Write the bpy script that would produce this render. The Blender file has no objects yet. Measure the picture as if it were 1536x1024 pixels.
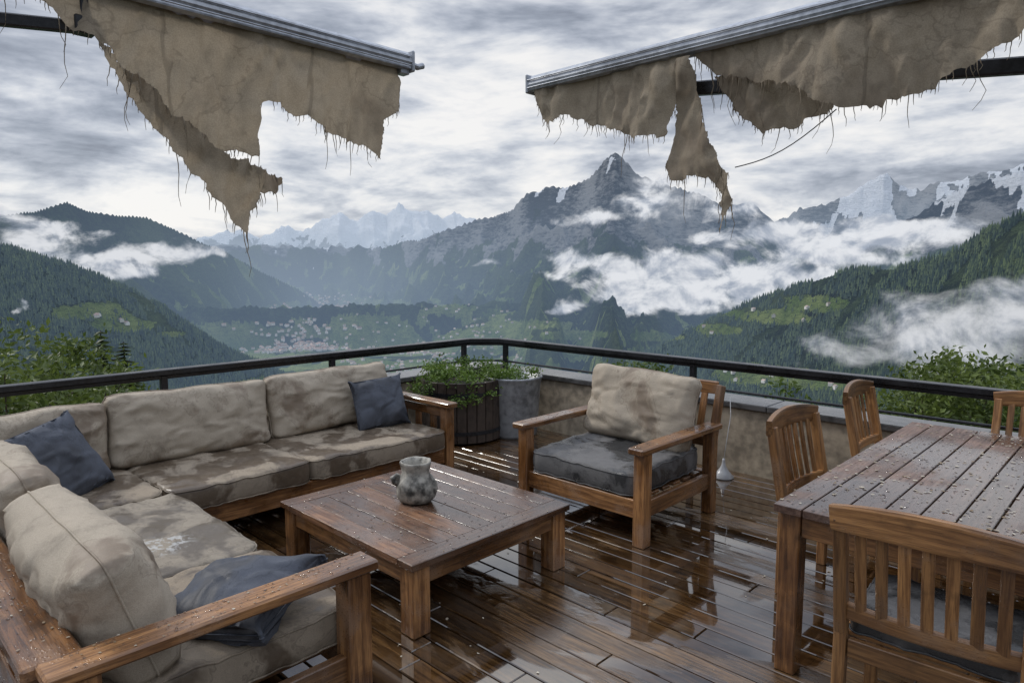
import bpy, math, random
import numpy as np
from mathutils import Vector, Matrix, Euler, noise as mn, geometry
random.seed(5)
rng = np.random.RandomState(11)
scn = bpy.context.scene
O = np.array([5.31, -5.06]); FW = np.array([-.695, .719]); RT = np.array([.719, .695]); EYE = 1.75

def P(az, r, z=0.0):
    a = math.radians(az)
    q = O + r*(FW*math.cos(a)+RT*math.sin(a))
    return Vector((q[0], q[1], z))

# ------------------------------------------------------------------ nodes
def node(nt, t, ins=None, **props):
    n = nt.nodes.new(t)
    for k, v in props.items(): setattr(n, k, v)
    for k, v in (ins or {}).items():
        s = n.inputs[k]
        if isinstance(v, bpy.types.NodeSocket): nt.links.new(v, s)
        else: s.default_value = v
    return n
def col(c): return (c[0], c[1], c[2], 1.0)
def mixc(nt, f, a, b, blend='MIX'):
    a = col(a) if isinstance(a, tuple) else a
    b = col(b) if isinstance(b, tuple) else b
    return node(nt, 'ShaderNodeMix', {0: f, 6: a, 7: b}, data_type='RGBA', blend_type=blend).outputs[2]
def mth(nt, op, a, b=0.0, clamp=False):
    return node(nt, 'ShaderNodeMath', {0: a, 1: b}, operation=op, use_clamp=clamp).outputs[0]
def mr(nt, v, a, b, c=0.0, d=1.0, smooth=True):
    return node(nt, 'ShaderNodeMapRange', {0: v, 1: a, 2: b, 3: c, 4: d},
                interpolation_type='SMOOTHSTEP' if smooth else 'LINEAR').outputs[0]
def tex(nt, vec, scale, detail=5.0, rough=.55, dist=0.0):
    return node(nt, 'ShaderNodeTexNoise', {'Vector': vec, 'Scale': scale, 'Detail': detail, 'Roughness': rough, 'Distortion': dist}).outputs[0]
def vscale(nt, vec, s, off=(0, 0, 0)):
    return node(nt, 'ShaderNodeMapping', {'Vector': vec, 'Scale': s, 'Location': off}).outputs[0]
def newmat(name):
    m = bpy.data.materials.new(name); m.use_nodes = True
    try: m.cycles.emission_sampling = 'NONE'
    except Exception: pass
    nt = m.node_tree; nt.nodes.clear()
    out = nt.nodes.new('ShaderNodeOutputMaterial')
    return m, nt, out
def bsdf(nt, c, rough=.5, normal=None, spec=.5, **kw):
    ins = {'Base Color': col(c) if isinstance(c, tuple) else c, 'Roughness': rough, 'Specular IOR Level': spec}
    for k, v in kw.items(): ins[k] = v
    n = node(nt, 'ShaderNodeBsdfPrincipled', ins)
    if normal is not None: nt.links.new(normal, n.inputs['Normal'])
    return n.outputs[0]
def bump(nt, h, strength=.5, dist=.01, normal=None):
    ins = {'Height': h, 'Strength': strength, 'Distance': dist}
    if normal is not None: ins['Normal'] = normal
    return node(nt, 'ShaderNodeBump', ins).outputs[0]
def attr(nt, name, o=2):
    return node(nt, 'ShaderNodeAttribute', attribute_name=name).outputs[o]
def objco(nt): return node(nt, 'ShaderNodeTexCoord').outputs['Object']
def wpos(nt): return node(nt, 'ShaderNodeNewGeometry').outputs['Position']
def simple(name, c, rough=.5, nscale=30, var=.25, metal=0.0, bmp=.2, spec=.5):
    m, nt, out = newmat(name)
    v = objco(nt)
    f = tex(nt, v, nscale, 4)
    g = tex(nt, v, nscale*.12, 3)
    f2 = mth(nt, 'ADD', mth(nt, 'MULTIPLY', f, .5), mth(nt, 'MULTIPLY', g, .5))
    c2 = mixc(nt, mr(nt, f2, .36, .62), tuple(x*(1-var) for x in c), tuple(min(1, x*(1+var)) for x in c))
    r = mr(nt, g, .3, .7, rough*.7, min(1, rough*1.25))
    nt.links.new(bsdf(nt, c2, r, bump(nt, f, bmp, .003), spec, Metallic=metal), out.inputs[0])
    return m

def wood_mat(name, ca, cb, wetlo, wethi, rlo=.12, rhi=.5, darkwet=.45, puddle=0.0, drops=0.0):
    m, nt, out = newmat(name)
    g = attr(nt, 'gco', 1); rnd = attr(nt, 'rnd')
    gr = tex(nt, vscale(nt, g, (1.6, 26, 26)), 2.2, 5, .62, .6)
    fine = tex(nt, vscale(nt, g, (6, 160, 160)), 2.0, 2, .6)
    w = wpos(nt)
    wear = tex(nt, w, 3.1, 5, .66)
    wet = mr(nt, tex(nt, w, 1.35, 4, .58, .4), wetlo, wethi)
    c = mixc(nt, mr(nt, gr, .35, .66), ca, cb)
    c = mixc(nt, mth(nt, 'MULTIPLY', mr(nt, fine, .52, .7), .55), c, tuple(x*.3 for x in ca))
    c = mixc(nt, mr(nt, wear, .50, .64, 0, .55), c, tuple(.5*x+.070 for x in cb))
    c = mixc(nt, mr(nt, wear, .44, .32, 0, .65), c, tuple(.35*x for x in ca))
    hs = node(nt, 'ShaderNodeHueSaturation', {'Hue': .5, 'Saturation': 1.0, 'Value': mr(nt, rnd, 0, 1, .62, 1.38, False), 'Color': c}).outputs[0]
    c = mixc(nt, mth(nt, 'MULTIPLY', wet, darkwet+.0), hs, mixc(nt, 1.0, hs, (.42, .36, .32), 'MULTIPLY'))
    r = mth(nt, 'ADD', mr(nt, wet, 0, 1, rhi, rlo), mth(nt, 'MULTIPLY', fine, .08))
    h = mth(nt, 'ADD', mth(nt, 'MULTIPLY', gr, .6), mth(nt, 'MULTIPLY', fine, .5))
    kw = {}
    if drops:
        vo = node(nt, 'ShaderNodeTexVoronoi', {'Vector': w, 'Scale': 75.0, 'Randomness': 1.0}).outputs[0]
        dm = mth(nt, 'MULTIPLY', mr(nt, vo, .16, .36, 1, 0), mr(nt, wear, .5, .56))
        h = mth(nt, 'ADD', h, mth(nt, 'MULTIPLY', dm, 1.2*drops))
        r = mth(nt, 'MULTIPLY', r, mr(nt, dm, 0, 1, 1, .3))
        kw = {'Coat Weight': mth(nt, 'MULTIPLY', wet, .6), 'Coat Roughness': .10}
    n = bump(nt, h, .5, .0022)
    if puddle:
        pm = mr(nt, tex(nt, vscale(nt, w, (1.0, 1.7, 1)), 1.05, 5, .58, .5), .430, .490)
        h2 = mth(nt, 'MULTIPLY', h, mr(nt, pm, 0, 1, 1, .05))
        n = bump(nt, h2, .6, .003)
        r = mth(nt, 'MULTIPLY', r, mr(nt, pm, 0, 1, 1, .10))
        c = mixc(nt, pm, c, mixc(nt, 1.0, c, (.55, .50, .44), 'MULTIPLY'))
        kw = {'Coat Weight': mr(nt, pm, 0, 1, .4, 1.0), 'Coat Roughness': mr(nt, pm, 0, 1, .18, .010), 'Coat IOR': 1.62}
    nt.links.new(bsdf(nt, c, r, n, .65, **kw), out.inputs[0])
    return m

M_teak = wood_mat('teak', (.145, .062, .021), (.36, .175, .064), .44, .60, .14, .42, .85, 0, .6)
M_table = wood_mat('coffee_table_teak', (.11, .050, .025), (.26, .136, .072), .36, .54, .12, .36, .8, 0, .8)
M_dine = wood_mat('dining_table_teak', (.11, .060, .040), (.23, .140, .100), .38, .56, .13, .38, .8, 0, 1.0)
M_chair = wood_mat('chair_teak', (.18, .080, .026), (.40, .20, .072), .46, .64, .18, .42, .75, 0, .3)
M_deck = wood_mat('deck_wood', (.060, .033, .015), (.225, .130, .056), .38, .58, .12, .36, .6, 1.0, 0)
M_dark = simple('dark_metal', (.022, .023, .026), .35, 40, .4, .3, .25)
M_alu = simple('aluminium', (.36, .38, .41), .38, 25, .25, .6, .1)
M_plaster = simple('parapet_plaster', (.34, .285, .21), .8, 12, .4, 0, .5)
M_cap = simple('parapet_cap', (.09, .088, .086), .25, 15, .4, 0, .3)
M_galv = simple('galvanised_tub', (.30, .31, .32), .5, 14, .4, .5, .25)
M_barrel = simple('barrel_wood', (.045, .032, .024), .5, 20, .45, 0, .5)
M_soil = simple('soil', (.03, .022, .015), .9, 60, .5)

def fabric(name, base, dark, lo, hi, wet=.3, rough=.9, white=None, trans=0.0, wscale=3.0, weave=300, wr=.7, seams=False, grime=.42):
    m, nt, out = newmat(name)
    v = objco(nt)
    oi = node(nt, 'ShaderNodeObjectInfo').outputs['Random']
    off = node(nt, 'ShaderNodeCombineXYZ', {0: mth(nt, 'MULTIPLY', oi, 37.0), 1: mth(nt, 'MULTIPLY', oi, 11.0)}).outputs[0]
    vv = node(nt, 'ShaderNodeVectorMath', {0: v, 1: off}, operation='ADD').outputs[0]
    big = tex(nt, vv, wscale, 5, .58, .4)
    mid = tex(nt, vv, 11, 6, .72)
    wv = tex(nt, v, weave, 1)
    edge = mr(nt, mth(nt, 'ABSOLUTE', mth(nt, 'SUBTRACT', big, lo+.012)), 0.0, .012, 1, 0)
    c = mixc(nt, mr(nt, big, lo, hi, 0, .9), base, dark)
    c = mixc(nt, mth(nt, 'MULTIPLY', edge, .35), c, tuple(x*.6 for x in dark))
    c = mixc(nt, mr(nt, mid, .50, .74, 0, grime), c, tuple(x*.42 for x in base))
    c = mixc(nt, mr(nt, mid, .50, .28, 0, .25), c, tuple(min(1, x*1.2) for x in base))
    c = mixc(nt, mr(nt, wv, .35, .65, 0, .32), c, tuple(x*.5 for x in base))
    if white:
        d = node(nt, 'ShaderNodeVectorMath', {0: v, 1: white[:3]}, operation='DISTANCE').outputs[1]
        wm = mth(nt, 'MULTIPLY', mr(nt, d, white[3]*.4, white[3], 1, 0), mr(nt, tex(nt, v, 24, 5, .7), .49, .57, 0, .75))
        c = mixc(nt, wm, c, (.52, .52, .50))
    wrk = node(nt, 'ShaderNodeTexNoise', {'Vector': vscale(nt, vv, (1, 2.0, 1.5)), 'Scale': 3.6, 'Detail': 3.0, 'Roughness': .5, 'Distortion': .9}, noise_type='RIDGED_MULTIFRACTAL', normalize=True).outputs[0]
    h = mth(nt, 'ADD', mth(nt, 'MULTIPLY', wrk, 1.0*wr), mth(nt, 'ADD', mth(nt, 'MULTIPLY', mid, .22), mth(nt, 'MULTIPLY', wv, .035)))
    if seams:
        sx = node(nt, 'ShaderNodeSeparateXYZ', {0: v})
        q = mth(nt, 'ADD', mth(nt, 'ADD', sx.outputs[0], sx.outputs[1]), 20.0)
        fr = mth(nt, 'ABSOLUTE', mth(nt, 'SUBTRACT', mth(nt, 'FRACT', mth(nt, 'DIVIDE', q, .74)), .5))
        sm = mr(nt, fr, .006, .016, 1, 0)
        c = mixc(nt, mth(nt, 'MULTIPLY', sm, .45), c, tuple(x*.4 for x in base))
        h = mth(nt, 'ADD', h, mth(nt, 'MULTIPLY', sm, .25))
    n = bump(nt, h, .75, .022)
    r = mr(nt, big, lo, hi, rough, rough-wet)
    sh = bsdf(nt, c, r, n, .4)
    if trans:
        tr = node(nt, 'ShaderNodeBsdfTranslucent', {'Color': c}).outputs[0]
        sh = node(nt, 'ShaderNodeMixShader', {0: trans, 1: sh, 2: tr}).outputs[0]
    nt.links.new(sh, out.inputs[0])
    return m
M_cush = fabric('cushion_fabric', (.44, .375, .29), (.19, .138, .092), .51, .61, .35, grime=.5)
M_seat = fabric('seat_fabric', (.33, .27, .20), (.080, .054, .034), .45, .55, .60, grime=.5)
M_seatw = fabric('seat_fabric_bird_marks', (.32, .275, .215), (.10, .078, .055), .45, .55, .60, white=(.22, .14, .1, .18), grime=.5)
M_grey = fabric('wet_grey_fabric', (.16, .155, .15), (.030, .031, .032), .44, .54, .70)
M_pillow = fabric('slate_fabric', (.095, .105, .128), (.034, .038, .048), .47, .60, .35)
M_awn = fabric('awning_canvas', (.42, .352, .262), (.22, .172, .125), .49, .70, .1, trans=.4, wscale=1.8, weave=170, wr=.9, seams=True, grime=.5)

# ------------------------------------------------------------------ mesh builder
class MB:
    def __init__(s): s.v = []; s.f = []; s.g = []; s.r = []; s.m = []
    def add(s, vs, fs, gs=None, rnd=None, mi=0):
        b = len(s.v); rnd = random.random() if rnd is None else rnd
        s.v += [tuple(v) for v in vs]; s.f += [tuple(i+b for i in f) for f in fs]
        gs = gs or vs
        o = rnd*40
        s.g += [(g[0]+o, g[1]+o*.7, g[2]) for g in gs]; s.r += [rnd]*len(vs); s.m += [mi]*len(fs)
    def box(s, c, size, R=None, ch=.004, mi=0, rnd=None):
        hx = [x/2 for x in size]; ch = min(ch, min(hx)*.6)
        la = max(range(3), key=lambda i: size[i]); ordr = [la]+[i for i in range(3) if i != la]
        V = {}; vs = []; gs = []
        for sx in (-1, 1):
            for sy in (-1, 1):
                for sz in (-1, 1):
                    sg = (sx, sy, sz)
                    for a in range(3):
                        p = [sg[i]*(hx[i]-(0 if i == a else ch)) for i in range(3)]
                        V[(sg, a)] = len(vs); gs.append([p[i] for i in ordr])
                        q = Vector(p)
                        if R is not None: q = R @ q
                        vs.append((q.x+c[0], q.y+c[1], q.z+c[2]))
        fs = []
        def sg_(a, va, b, vb, cc, vc):
            t = [0, 0, 0]; t[a] = va; t[b] = vb; t[cc] = vc; return tuple(t)
        for a in range(3):
            b, d = (a+1) % 3, (a+2) % 3
            for sa in (-1, 1):
                q = [V[(sg_(a, sa, b, x, d, y), a)] for x, y in ((-1, -1), (1, -1), (1, 1), (-1, 1))]
                fs.append(q if sa > 0 else q[::-1])
            for sb in (-1, 1):
                for sd in (-1, 1):
                    q = [V[(sg_(a, -1, b, sb, d, sd), b)], V[(sg_(a, 1, b, sb, d, sd), b)], V[(sg_(a, 1, b, sb, d, sd), d)], V[(sg_(a, -1, b, sb, d, sd), d)]]
                    fs.append(q if sb*sd < 0 else q[::-1])
        for sx in (-1, 1):
            for sy in (-1, 1):
                for sz in (-1, 1):
                    q = [V[((sx, sy, sz), i)] for i in range(3)]
                    fs.append(q if sx*sy*sz > 0 else q[::-1])
        C = Vector(c); out = []
        for f in fs:
            a, b, d = (Vector(vs[f[0]]), Vector(vs[f[1]]), Vector(vs[f[2]]))
            nn = (b-a).cross(d-a)
            out.append(f if nn.dot((a+b+d)/3-C) > 0 else f[::-1])
        s.add(vs, out, gs, rnd, mi)
    def beam(s, a, b, w, h, ch=.004, mi=0, up='Z'):
        a = Vector(a); b = Vector(b); d = b-a
        x = d.normalized(); z = Vector((0, 0, 1)) if abs(x.z) < .9 else Vector((0, 1, 0))
        y = z.cross(x).normalized(); z = x.cross(y)
        R = Matrix((x, y, z)).transposed()
        s.box((a+b)/2, (d.length, w, h), R, ch, mi)
    def sweep(s, pts, w, h, mi=0, up=Vector((0, 0, 1))):
        pts = [Vector(p) for p in pts]; vs = []; gs = []; L = 0
        for i, p in enumerate(pts):
            t = (pts[min(i+1, len(pts)-1)]-pts[max(i-1, 0)]).normalized()
            sd = up.cross(t).normalized(); u = t.cross(sd)
            if i: L += (p-pts[i-1]).length
            hh = h[i] if isinstance(h, list) else h
            for x, y in ((-1, -.8), (-.8, -1), (.8, -1), (1, -.8), (1, .8), (.8, 1), (-.8, 1), (-1, .8)):
                vs.append(p+sd*x*w/2+u*y*hh/2); gs.append((L, x*w/2, y*hh/2))
        fs = []
        for i in range(len(pts)-1):
            for j in range(8):
                k = (j+1) % 8
                fs.append((i*8+k, i*8+j, (i+1)*8+j, (i+1)*8+k)[::-1])
        n = len(pts)-1
        fs.append(tuple(range(8))[::-1]); fs.append(tuple(n*8+j for j in range(8)))
        s.add(vs, fs, gs, None, mi)
    def tube(s, pts, rad, n=6, closed=False, mi=0):
        pts = [Vector(p) for p in pts]; vs = []; m = len(pts)
        for i, p in enumerate(pts):
            if closed: t = pts[(i+1) % m]-pts[i-1]
            else: t = pts[min(i+1, m-1)]-pts[max(i-1, 0)]
            t = t.normalized() if t.length > 1e-9 else Vector((0, 0, 1))
            a = t.orthogonal().normalized() if not (abs(t.z) < .95) else t.cross(Vector((0, 0, 1))).normalized()
            b = t.cross(a); r = rad[i] if isinstance(rad, (list, tuple)) else rad
            for k in range(n):
                an = 2*math.pi*k/n
                vs.append(p+a*math.cos(an)*r+b*math.sin(an)*r)
        fs = []
        for i in range(m if closed else m-1):
            j = (i+1) % m
            for k in range(n):
                l = (k+1) % n
                fs.append((i*n+k, i*n+l, j*n+l, j*n+k))
        if not closed:
            fs.append(tuple(range(n))[::-1]); fs.append(tuple((m-1)*n+k for k in range(n)))
        s.add(vs, fs, None, None, mi)
    def obj(s, name, mats, parent=None, smooth=False, loc=None, rotz=0):
        me = bpy.data.meshes.new(name); me.from_pydata(s.v, [], s.f); me.update()
        a = me.attributes.new('gco', 'FLOAT_VECTOR', 'POINT'); a.data.foreach_set('vector', np.array(s.g, dtype=np.float32).ravel())
        a = me.attributes.new('rnd', 'FLOAT', 'POINT'); a.data.foreach_set('value', np.array(s.r, dtype=np.float32))
        for m in (mats if isinstance(mats, list) else [mats]): me.materials.append(m)
        me.polygons.foreach_set('material_index', np.array(s.m, dtype=np.int32))
        if smooth: me.polygons.foreach_set('use_smooth', np.ones(len(s.f), dtype=bool))
        o = bpy.data.objects.new(name, me); scn.collection.objects.link(o)
        if parent: o.parent = parent
        if loc: o.location = loc
        o.rotation_euler = (0, 0, rotz)
        return o
def empty(name, loc=(0, 0, 0), rotz=0):
    e = bpy.data.objects.new(name, None); e.location = loc; e.rotation_euler = (0, 0, rotz)
    e.empty_display_size = .1; scn.collection.objects.link(e); return e

def lathe(mb, prof, c, n=40, mi=0, wob=0.0):
    vs = []; fs = []
    for i, (r, z) in enumerate(prof):
        for k in range(n):
            a = 2*math.pi*k/n
            rr = r*(1+wob*mn.noise(Vector((math.cos(a)*2, math.sin(a)*2, z*12))))
            vs.append((c[0]+rr*math.cos(a), c[1]+rr*math.sin(a), c[2]+z))
    for i in range(len(prof)-1):
        for k in range(n):
            l = (k+1) % n
            fs.append((i*n+k, i*n+l, (i+1)*n+l, (i+1)*n+k))
    fs.append(tuple(range(n))[::-1]); fs.append(tuple((len(prof)-1)*n+k for k in range(n)))
    mb.add(vs, fs, None, None, mi)

# cushions ----------------------------------------------------------
def cushion(name, loc, size, rot, mat, parent, kind='seat', seed=0, sag=0.0):
    hx, hy, hz = [x/2 for x in size]
    et, pw, pinch, wr = {'seat': (.78, 5, .0, .013), 'back': (.42, 3.0, .03, .022), 'pillow': (.05, 2.2, .09, .019)}[kind]
    n = 36
    sd = seed*13.7
    def deform(x, y, z):
        rr = .18 if kind != 'pillow' else .05
        ex = max(0, abs(x)-(1-rr)); ey = max(0, abs(y)-(1-rr)); l = math.hypot(ex, ey)
        fx, fy = x, y
        if l > rr:
            k = rr/l
            fx = math.copysign((1-rr)+ex*k, x); fy = math.copysign((1-rr)+ey*k, y)
        prof = et+(1-et)*max(0, (1-abs(x)**pw)*(1-abs(y)**pw))**.55
        X = fx*hx*(1-pinch*(1-y*y)); Y = fy*hy*(1-pinch*(1-x*x)); Z = z*hz*prof
        bl = (1-z*z)*.10*hz if kind != 'pillow' else 0
        if abs(x) > .99: X += math.copysign(bl, x)
        if abs(y) > .99: Y += math.copysign(bl, y)
        q = Vector((X*3.2+sd, Y*3.2, Z*2))
        d = mn.noise(q)*wr*1.6+mn.noise(q*2.6)*wr*.5
        ridg = 1-abs(mn.noise(Vector((X*4.2+Y*2.4+sd, Y*6-X*1.6, sd))))*2.6
        d += max(0, ridg)**2*wr*.8
        ridg = 1-abs(mn.noise(Vector((X*3-Y*5+sd+9, X*6+Y*2, sd))))*2.8
        d -= max(0, ridg)**3*wr*.7
        if z != 0: Z += math.copysign(d, z)*(1 if abs(z) > .99 else abs(z))
        Z -= sag*(1-x*x)*(1-y*y)*hz if z > 0 else 0
        X += mn.noise(Vector((Y*4, sd, Z*4)))*wr*.9; Y += mn.noise(Vector((X*4, Z*4, sd+5)))*wr*.9
        return (X, Y, Z)
    vs = []; fs = []; idx = {}
    nz = 6
    def vid(x, y, z):
        k = (round(x, 4), round(y, 4), round(z, 4))
        if k not in idx: idx[k] = len(vs); vs.append(deform(*k))
        return idx[k]
    lin = [-1+2*i/n for i in range(n+1)]; linz = [-1+2*i/nz for i in range(nz+1)]
    for z in (-1, 1):
        for i in range(n):
            for j in range(n):
                q = (vid(lin[i], lin[j], z), vid(lin[i+1], lin[j], z), vid(lin[i+1], lin[j+1], z), vid(lin[i], lin[j+1], z))
                fs.append(q if z > 0 else q[::-1])
    for s in (-1, 1):
        for i in range(n):
            for j in range(nz):
                q = (vid(lin[i], s, linz[j]), vid(lin[i+1], s, linz[j]), vid(lin[i+1], s, linz[j+1]), vid(lin[i], s, linz[j+1]))
                fs.append(q if s < 0 else q[::-1])
                q = (vid(s, lin[i], linz[j]), vid(s, lin[i+1], linz[j]), vid(s, lin[i+1], linz[j+1]), vid(s, lin[i], linz[j+1]))
                fs.append(q if s > 0 else q[::-1])
    mb = MB(); mb.add(vs, fs)
    per = [(x, -1) for x in lin[:-1]]+[(1, y) for y in lin[:-1]]+[(-x, 1) for x in lin[:-1]]+[(-1, -y) for y in lin[:-1]]
    levels = (.92, -.92) if kind == 'seat' else (0.0,)
    for z in levels:
        pts = []
        for x, y in per:
            q = Vector(deform(x, y, z)); pts.append(q+Vector((x*.002, y*.002, 0)))
        mb.tube(pts, .0042 if kind != 'pillow' else .0035, 6, True)
    o = mb.obj(name, mat, parent, True, loc)
    o.rotation_euler = rot
    return o

# ------------------------------------------------------------------ noise for terrain
perm = rng.permutation(512); ga = rng.uniform(0, 2*np.pi, 512)
def perlin(x, y):
    xi = np.floor(x).astype(int); yi = np.floor(y).astype(int); xf = x-xi; yf = y-yi
    u = xf**3*(xf*(xf*6-15)+10); v = yf**3*(yf*(yf*6-15)+10)
    def g(ix, iy, dx, dy):
        a = ga[perm[(perm[ix & 511]+iy) & 511]]
        return np.cos(a)*dx+np.sin(a)*dy
    a = g(xi, yi, xf, yf); b = g(xi+1, yi, xf-1, yf); c = g(xi, yi+1, xf, yf-1); d = g(xi+1, yi+1, xf-1, yf-1)
    return (a*(1-u)+b*u)*(1-v)+(c*(1-u)+d*u)*v*1.0
def fbm(x, y, o=5, gain=.5):
    s = 0; am = 1; t = 0
    for i in range(o):
        s = s+am*perlin(x*2**i+i*17.3, y*2**i-i*9.1); t += am; am *= gain
    return s/t
def ridged(x, y, o=5, gain=.5):
    s = 0; am = 1; t = 0; w = 1
    for i in range(o):
        n = (1-np.abs(perlin(x*2**i+i*31.7, y*2**i+i*11.3))*1.9)
        n = np.clip(n, 0, 1)**2
        s = s+am*n*w; t += am; am *= gain; w = np.clip(n*1.6, 0, 1)
    return s/t

def T(s): return np.array([[float(q) for q in p.split(',')] for p in s.split()])
LAY = [
 dict(t=T("7.4,-0.20 9,-0.150 10.7,-0.125 12.8,-0.105 15.4,-0.080 19,-0.050 22.8,-0.022 26.4,0.0 29,0.0 31.5,0.012 33,0.024 34.5,0.047 36.5,0.063 50,.12"),
      R=[(7, 3500), (15, 3000), (22, 2500), (29, 2100), (36, 1800), (50, 1600)], mf=.40, mb=.5, ex=0, amp=140, jag=.0015, wa=480, wr=1400),
 dict(t=T("-60,.10 -36.6,0.027 -34.8,0.017 -32.6,0.004 -29.8,-0.021 -27.3,-0.047 -25.1,-0.079 -22.8,-0.108 -19.9,-0.134 -17.4,-0.160 -13,-.22"),
      R=[(-40, 2700), (-17, 3000)], mf=.40, mb=.5, ex=0, amp=170, jag=.0012, wa=560, wr=1600),
 dict(t=T("-60,.05 -36.5,0.063 -34.6,0.069 -32.7,0.082 -31.5,0.072 -29.9,0.068 -27.8,0.064 -26.1,0.052 -24.3,0.035 -22.5,0.022 -20.6,0.0 -18.2,-0.020 -16.5,-0.038 -15,-0.058 -12,-.14"),
      R=[(-36, 5600), (-24, 7600), (-14, 10500)], mf=.34, mb=.5, ex=60, amp=330, jag=.002, wa=800, wr=2600),
 dict(t=T("-24,-.12 -20,-.05 -17.7,-0.014 -14.6,0.014 -11.4,0.028 -8.1,0.040 -4.9,0.057 -2.1,0.072 0.1,0.086 1.2,0.107 2.9,0.119 4.5,0.116 6.4,0.128 7.5,0.153 8.4,0.165 9.3,0.149 10.1,0.131 12.5,0.116 14.6,0.106 16.7,0.092 19.2,0.086 20.9,0.063 24.1,0.035 27.3,0.013 34,-.05"),
      R=[(-18, 14500), (-12, 11500), (-6, 9600), (0, 8800), (8, 8000), (27, 7600)], mf=.235, mb=.5, ex=250, amp=470, jag=.006, wa=950, wr=3600),
 dict(t=T("-40,.03 -24.3,0.040 -21.5,0.052 -20,0.042 -18.1,0.060 -16.8,.052 -15.5,0.066 -14,0.079 -12.8,.066 -11.3,0.084 -10.3,.076 -9.2,0.092 -8.2,.080 -7,0.086 -5.8,.072 -4.8,0.080 -2.9,0.068 -0.4,0.062 10,.05"),
      R=[(-20, 19500), (0, 19000)], mf=.36, mb=.5, ex=120, amp=700, jag=.006, wa=1500, wr=3500),
 dict(t=T("10,.03 19,.050 20.9,0.067 22.6,0.079 24.8,0.087 26.6,0.107 28.1,0.120 29.1,0.106 30.4,0.099 32.8,0.110 36.3,0.120 50,.12"),
      R=[(20, 11500), (36, 11500)], mf=.40, mb=.5, ex=160, amp=560, jag=.007, wa=1100, wr=3000),
 dict(t=T("22,-.05 27.2,0.026 29.3,0.059 31.3,0.082 33.2,0.100 35,0.111 37,.114 50,.13"),
      R=[(27, 6000), (36, 5400)], mf=.5, mb=.5, ex=120, amp=380, jag=.006, wa=800, wr=2200),
 dict(t=T("-12,-.22 -9,-.135 -6,-.098 -3,-.076 0,-.062 3,-.052 7,-.055 11,-.058 15,-.052 19,-.075 23,-.12"),
      R=[(-14, 5200), (-9, 5200), (0, 5600), (16, 5600)], mf=.25, mb=.28, ex=20, amp=260, jag=.003, wa=700, wr=2600),
 dict(t=T("-30,-.02 -25,.030 -22,.034 -20,.020 -18,.004 -16.5,-.016 -15,-.04"),
      R=[(-24, 15500), (-14, 16500)], mf=.40, mb=.45, ex=100, amp=420, jag=.003, wa=1300, wr=2900),
]
MEAD = [(20.5, -.068, 3.2, .011), (23.8, -.049, 2.4, .011), (17, -.089, 2.2, .009), (20.7, -.150, 5, .014), (24.5, -.155, 4, .012),
        (-31.6, -.055, 2.4, .012), (-30, -.073, 2.4, .010), (-12.6, -.076, 2.6, .008), (-4.9, -.063, 3, .009), (-9.4, -.118, 5, .010), (11.8, -.10, 2.4, .008),
        (-26.5, -.088, 1.2, .004), (-17, -.092, 4, .010), (1, -.085, 4, .008), (5, -.10, 3, .008), (-1, -.115, 4, .008)]
def terr(az, r):
    a = np.radians(az); lx = r*np.sin(a); ly = r*np.cos(a)
    val = np.interp(r, [0, 6500, 9000, 14000, 20000, 30000], [-640, -640, -610, -430, -150, 0])
    z = np.maximum(-9-.62*np.clip(r-14, 0, 1e9), val)+fbm(lx/700, ly/700, 4)*50*np.clip(r/900-.2, 0, 1)
    lay = np.full(z.shape, -1); rid = np.full(z.shape, .5)
    for i, L in enumerate(LAY):
        tn = np.interp(az, L['t'][:, 0], L['t'][:, 1])
        R = np.interp(az, [q[0] for q in L['R']], [q[1] for q in L['R']])
        Rm = L['R'][0][1]
        R = R*(1+.05*fbm(az/5.0+i*7, az*0+3.3*i, 3))
        tn = tn+L['jag']*(fbm(lx/(Rm*.022)+i*5, ly/(Rm*.035)+i, 5, .58)*1.8)
        H = EYE+R*tn
        d = R-r; ad = np.abs(d)
        wx = lx/L['wr']; wy = ly/L['wr']
        warp = fbm(wx*1.3+i, wy*1.3, 3)*.55
        s = ridged(R*a/L['wa']+warp*2.2+i*3.1, r/L['wr']+warp, 6, .52)
        s2 = fbm(lx/(L['wa']*.5), ly/(L['wa']*.5), 5, .55)
        env = np.clip(ad/(L['wa']*.9), 0.06, 1)
        h = H-np.where(d > 0, L['mf'], L['mb'])*ad-L['ex']*(1-np.exp(-ad/(L['ex']*1.3+1)))-L['amp']*(1-s)*env+L['amp']*.25*s2*env
        up = h > z
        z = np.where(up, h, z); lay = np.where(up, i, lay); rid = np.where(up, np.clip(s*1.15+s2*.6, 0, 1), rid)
    tn = (z-EYE)/r
    md = np.zeros(z.shape)
    wz = fbm(az*.8, tn*90, 3)+fbm(lx/260, ly/260, 3)*.8
    for (ma, mt, sa, st) in MEAD:
        md = np.maximum(md, 1.25-((az-ma)/sa)**2-((tn-mt)/st)**2+wz*1.5)
    md = np.clip(md*1.6, 0, 1)
    vm = (fbm(lx/420, ly/420, 4) > -.03)&(z < -430)&(r > 1500)
    md = np.maximum(md, vm*.8)
    md = np.maximum(md, ((fbm(lx/260+9, ly/260, 4) > .12)&(z < 100)&(r > 3300))*.75)
    return z, lay, md, rid

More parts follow.
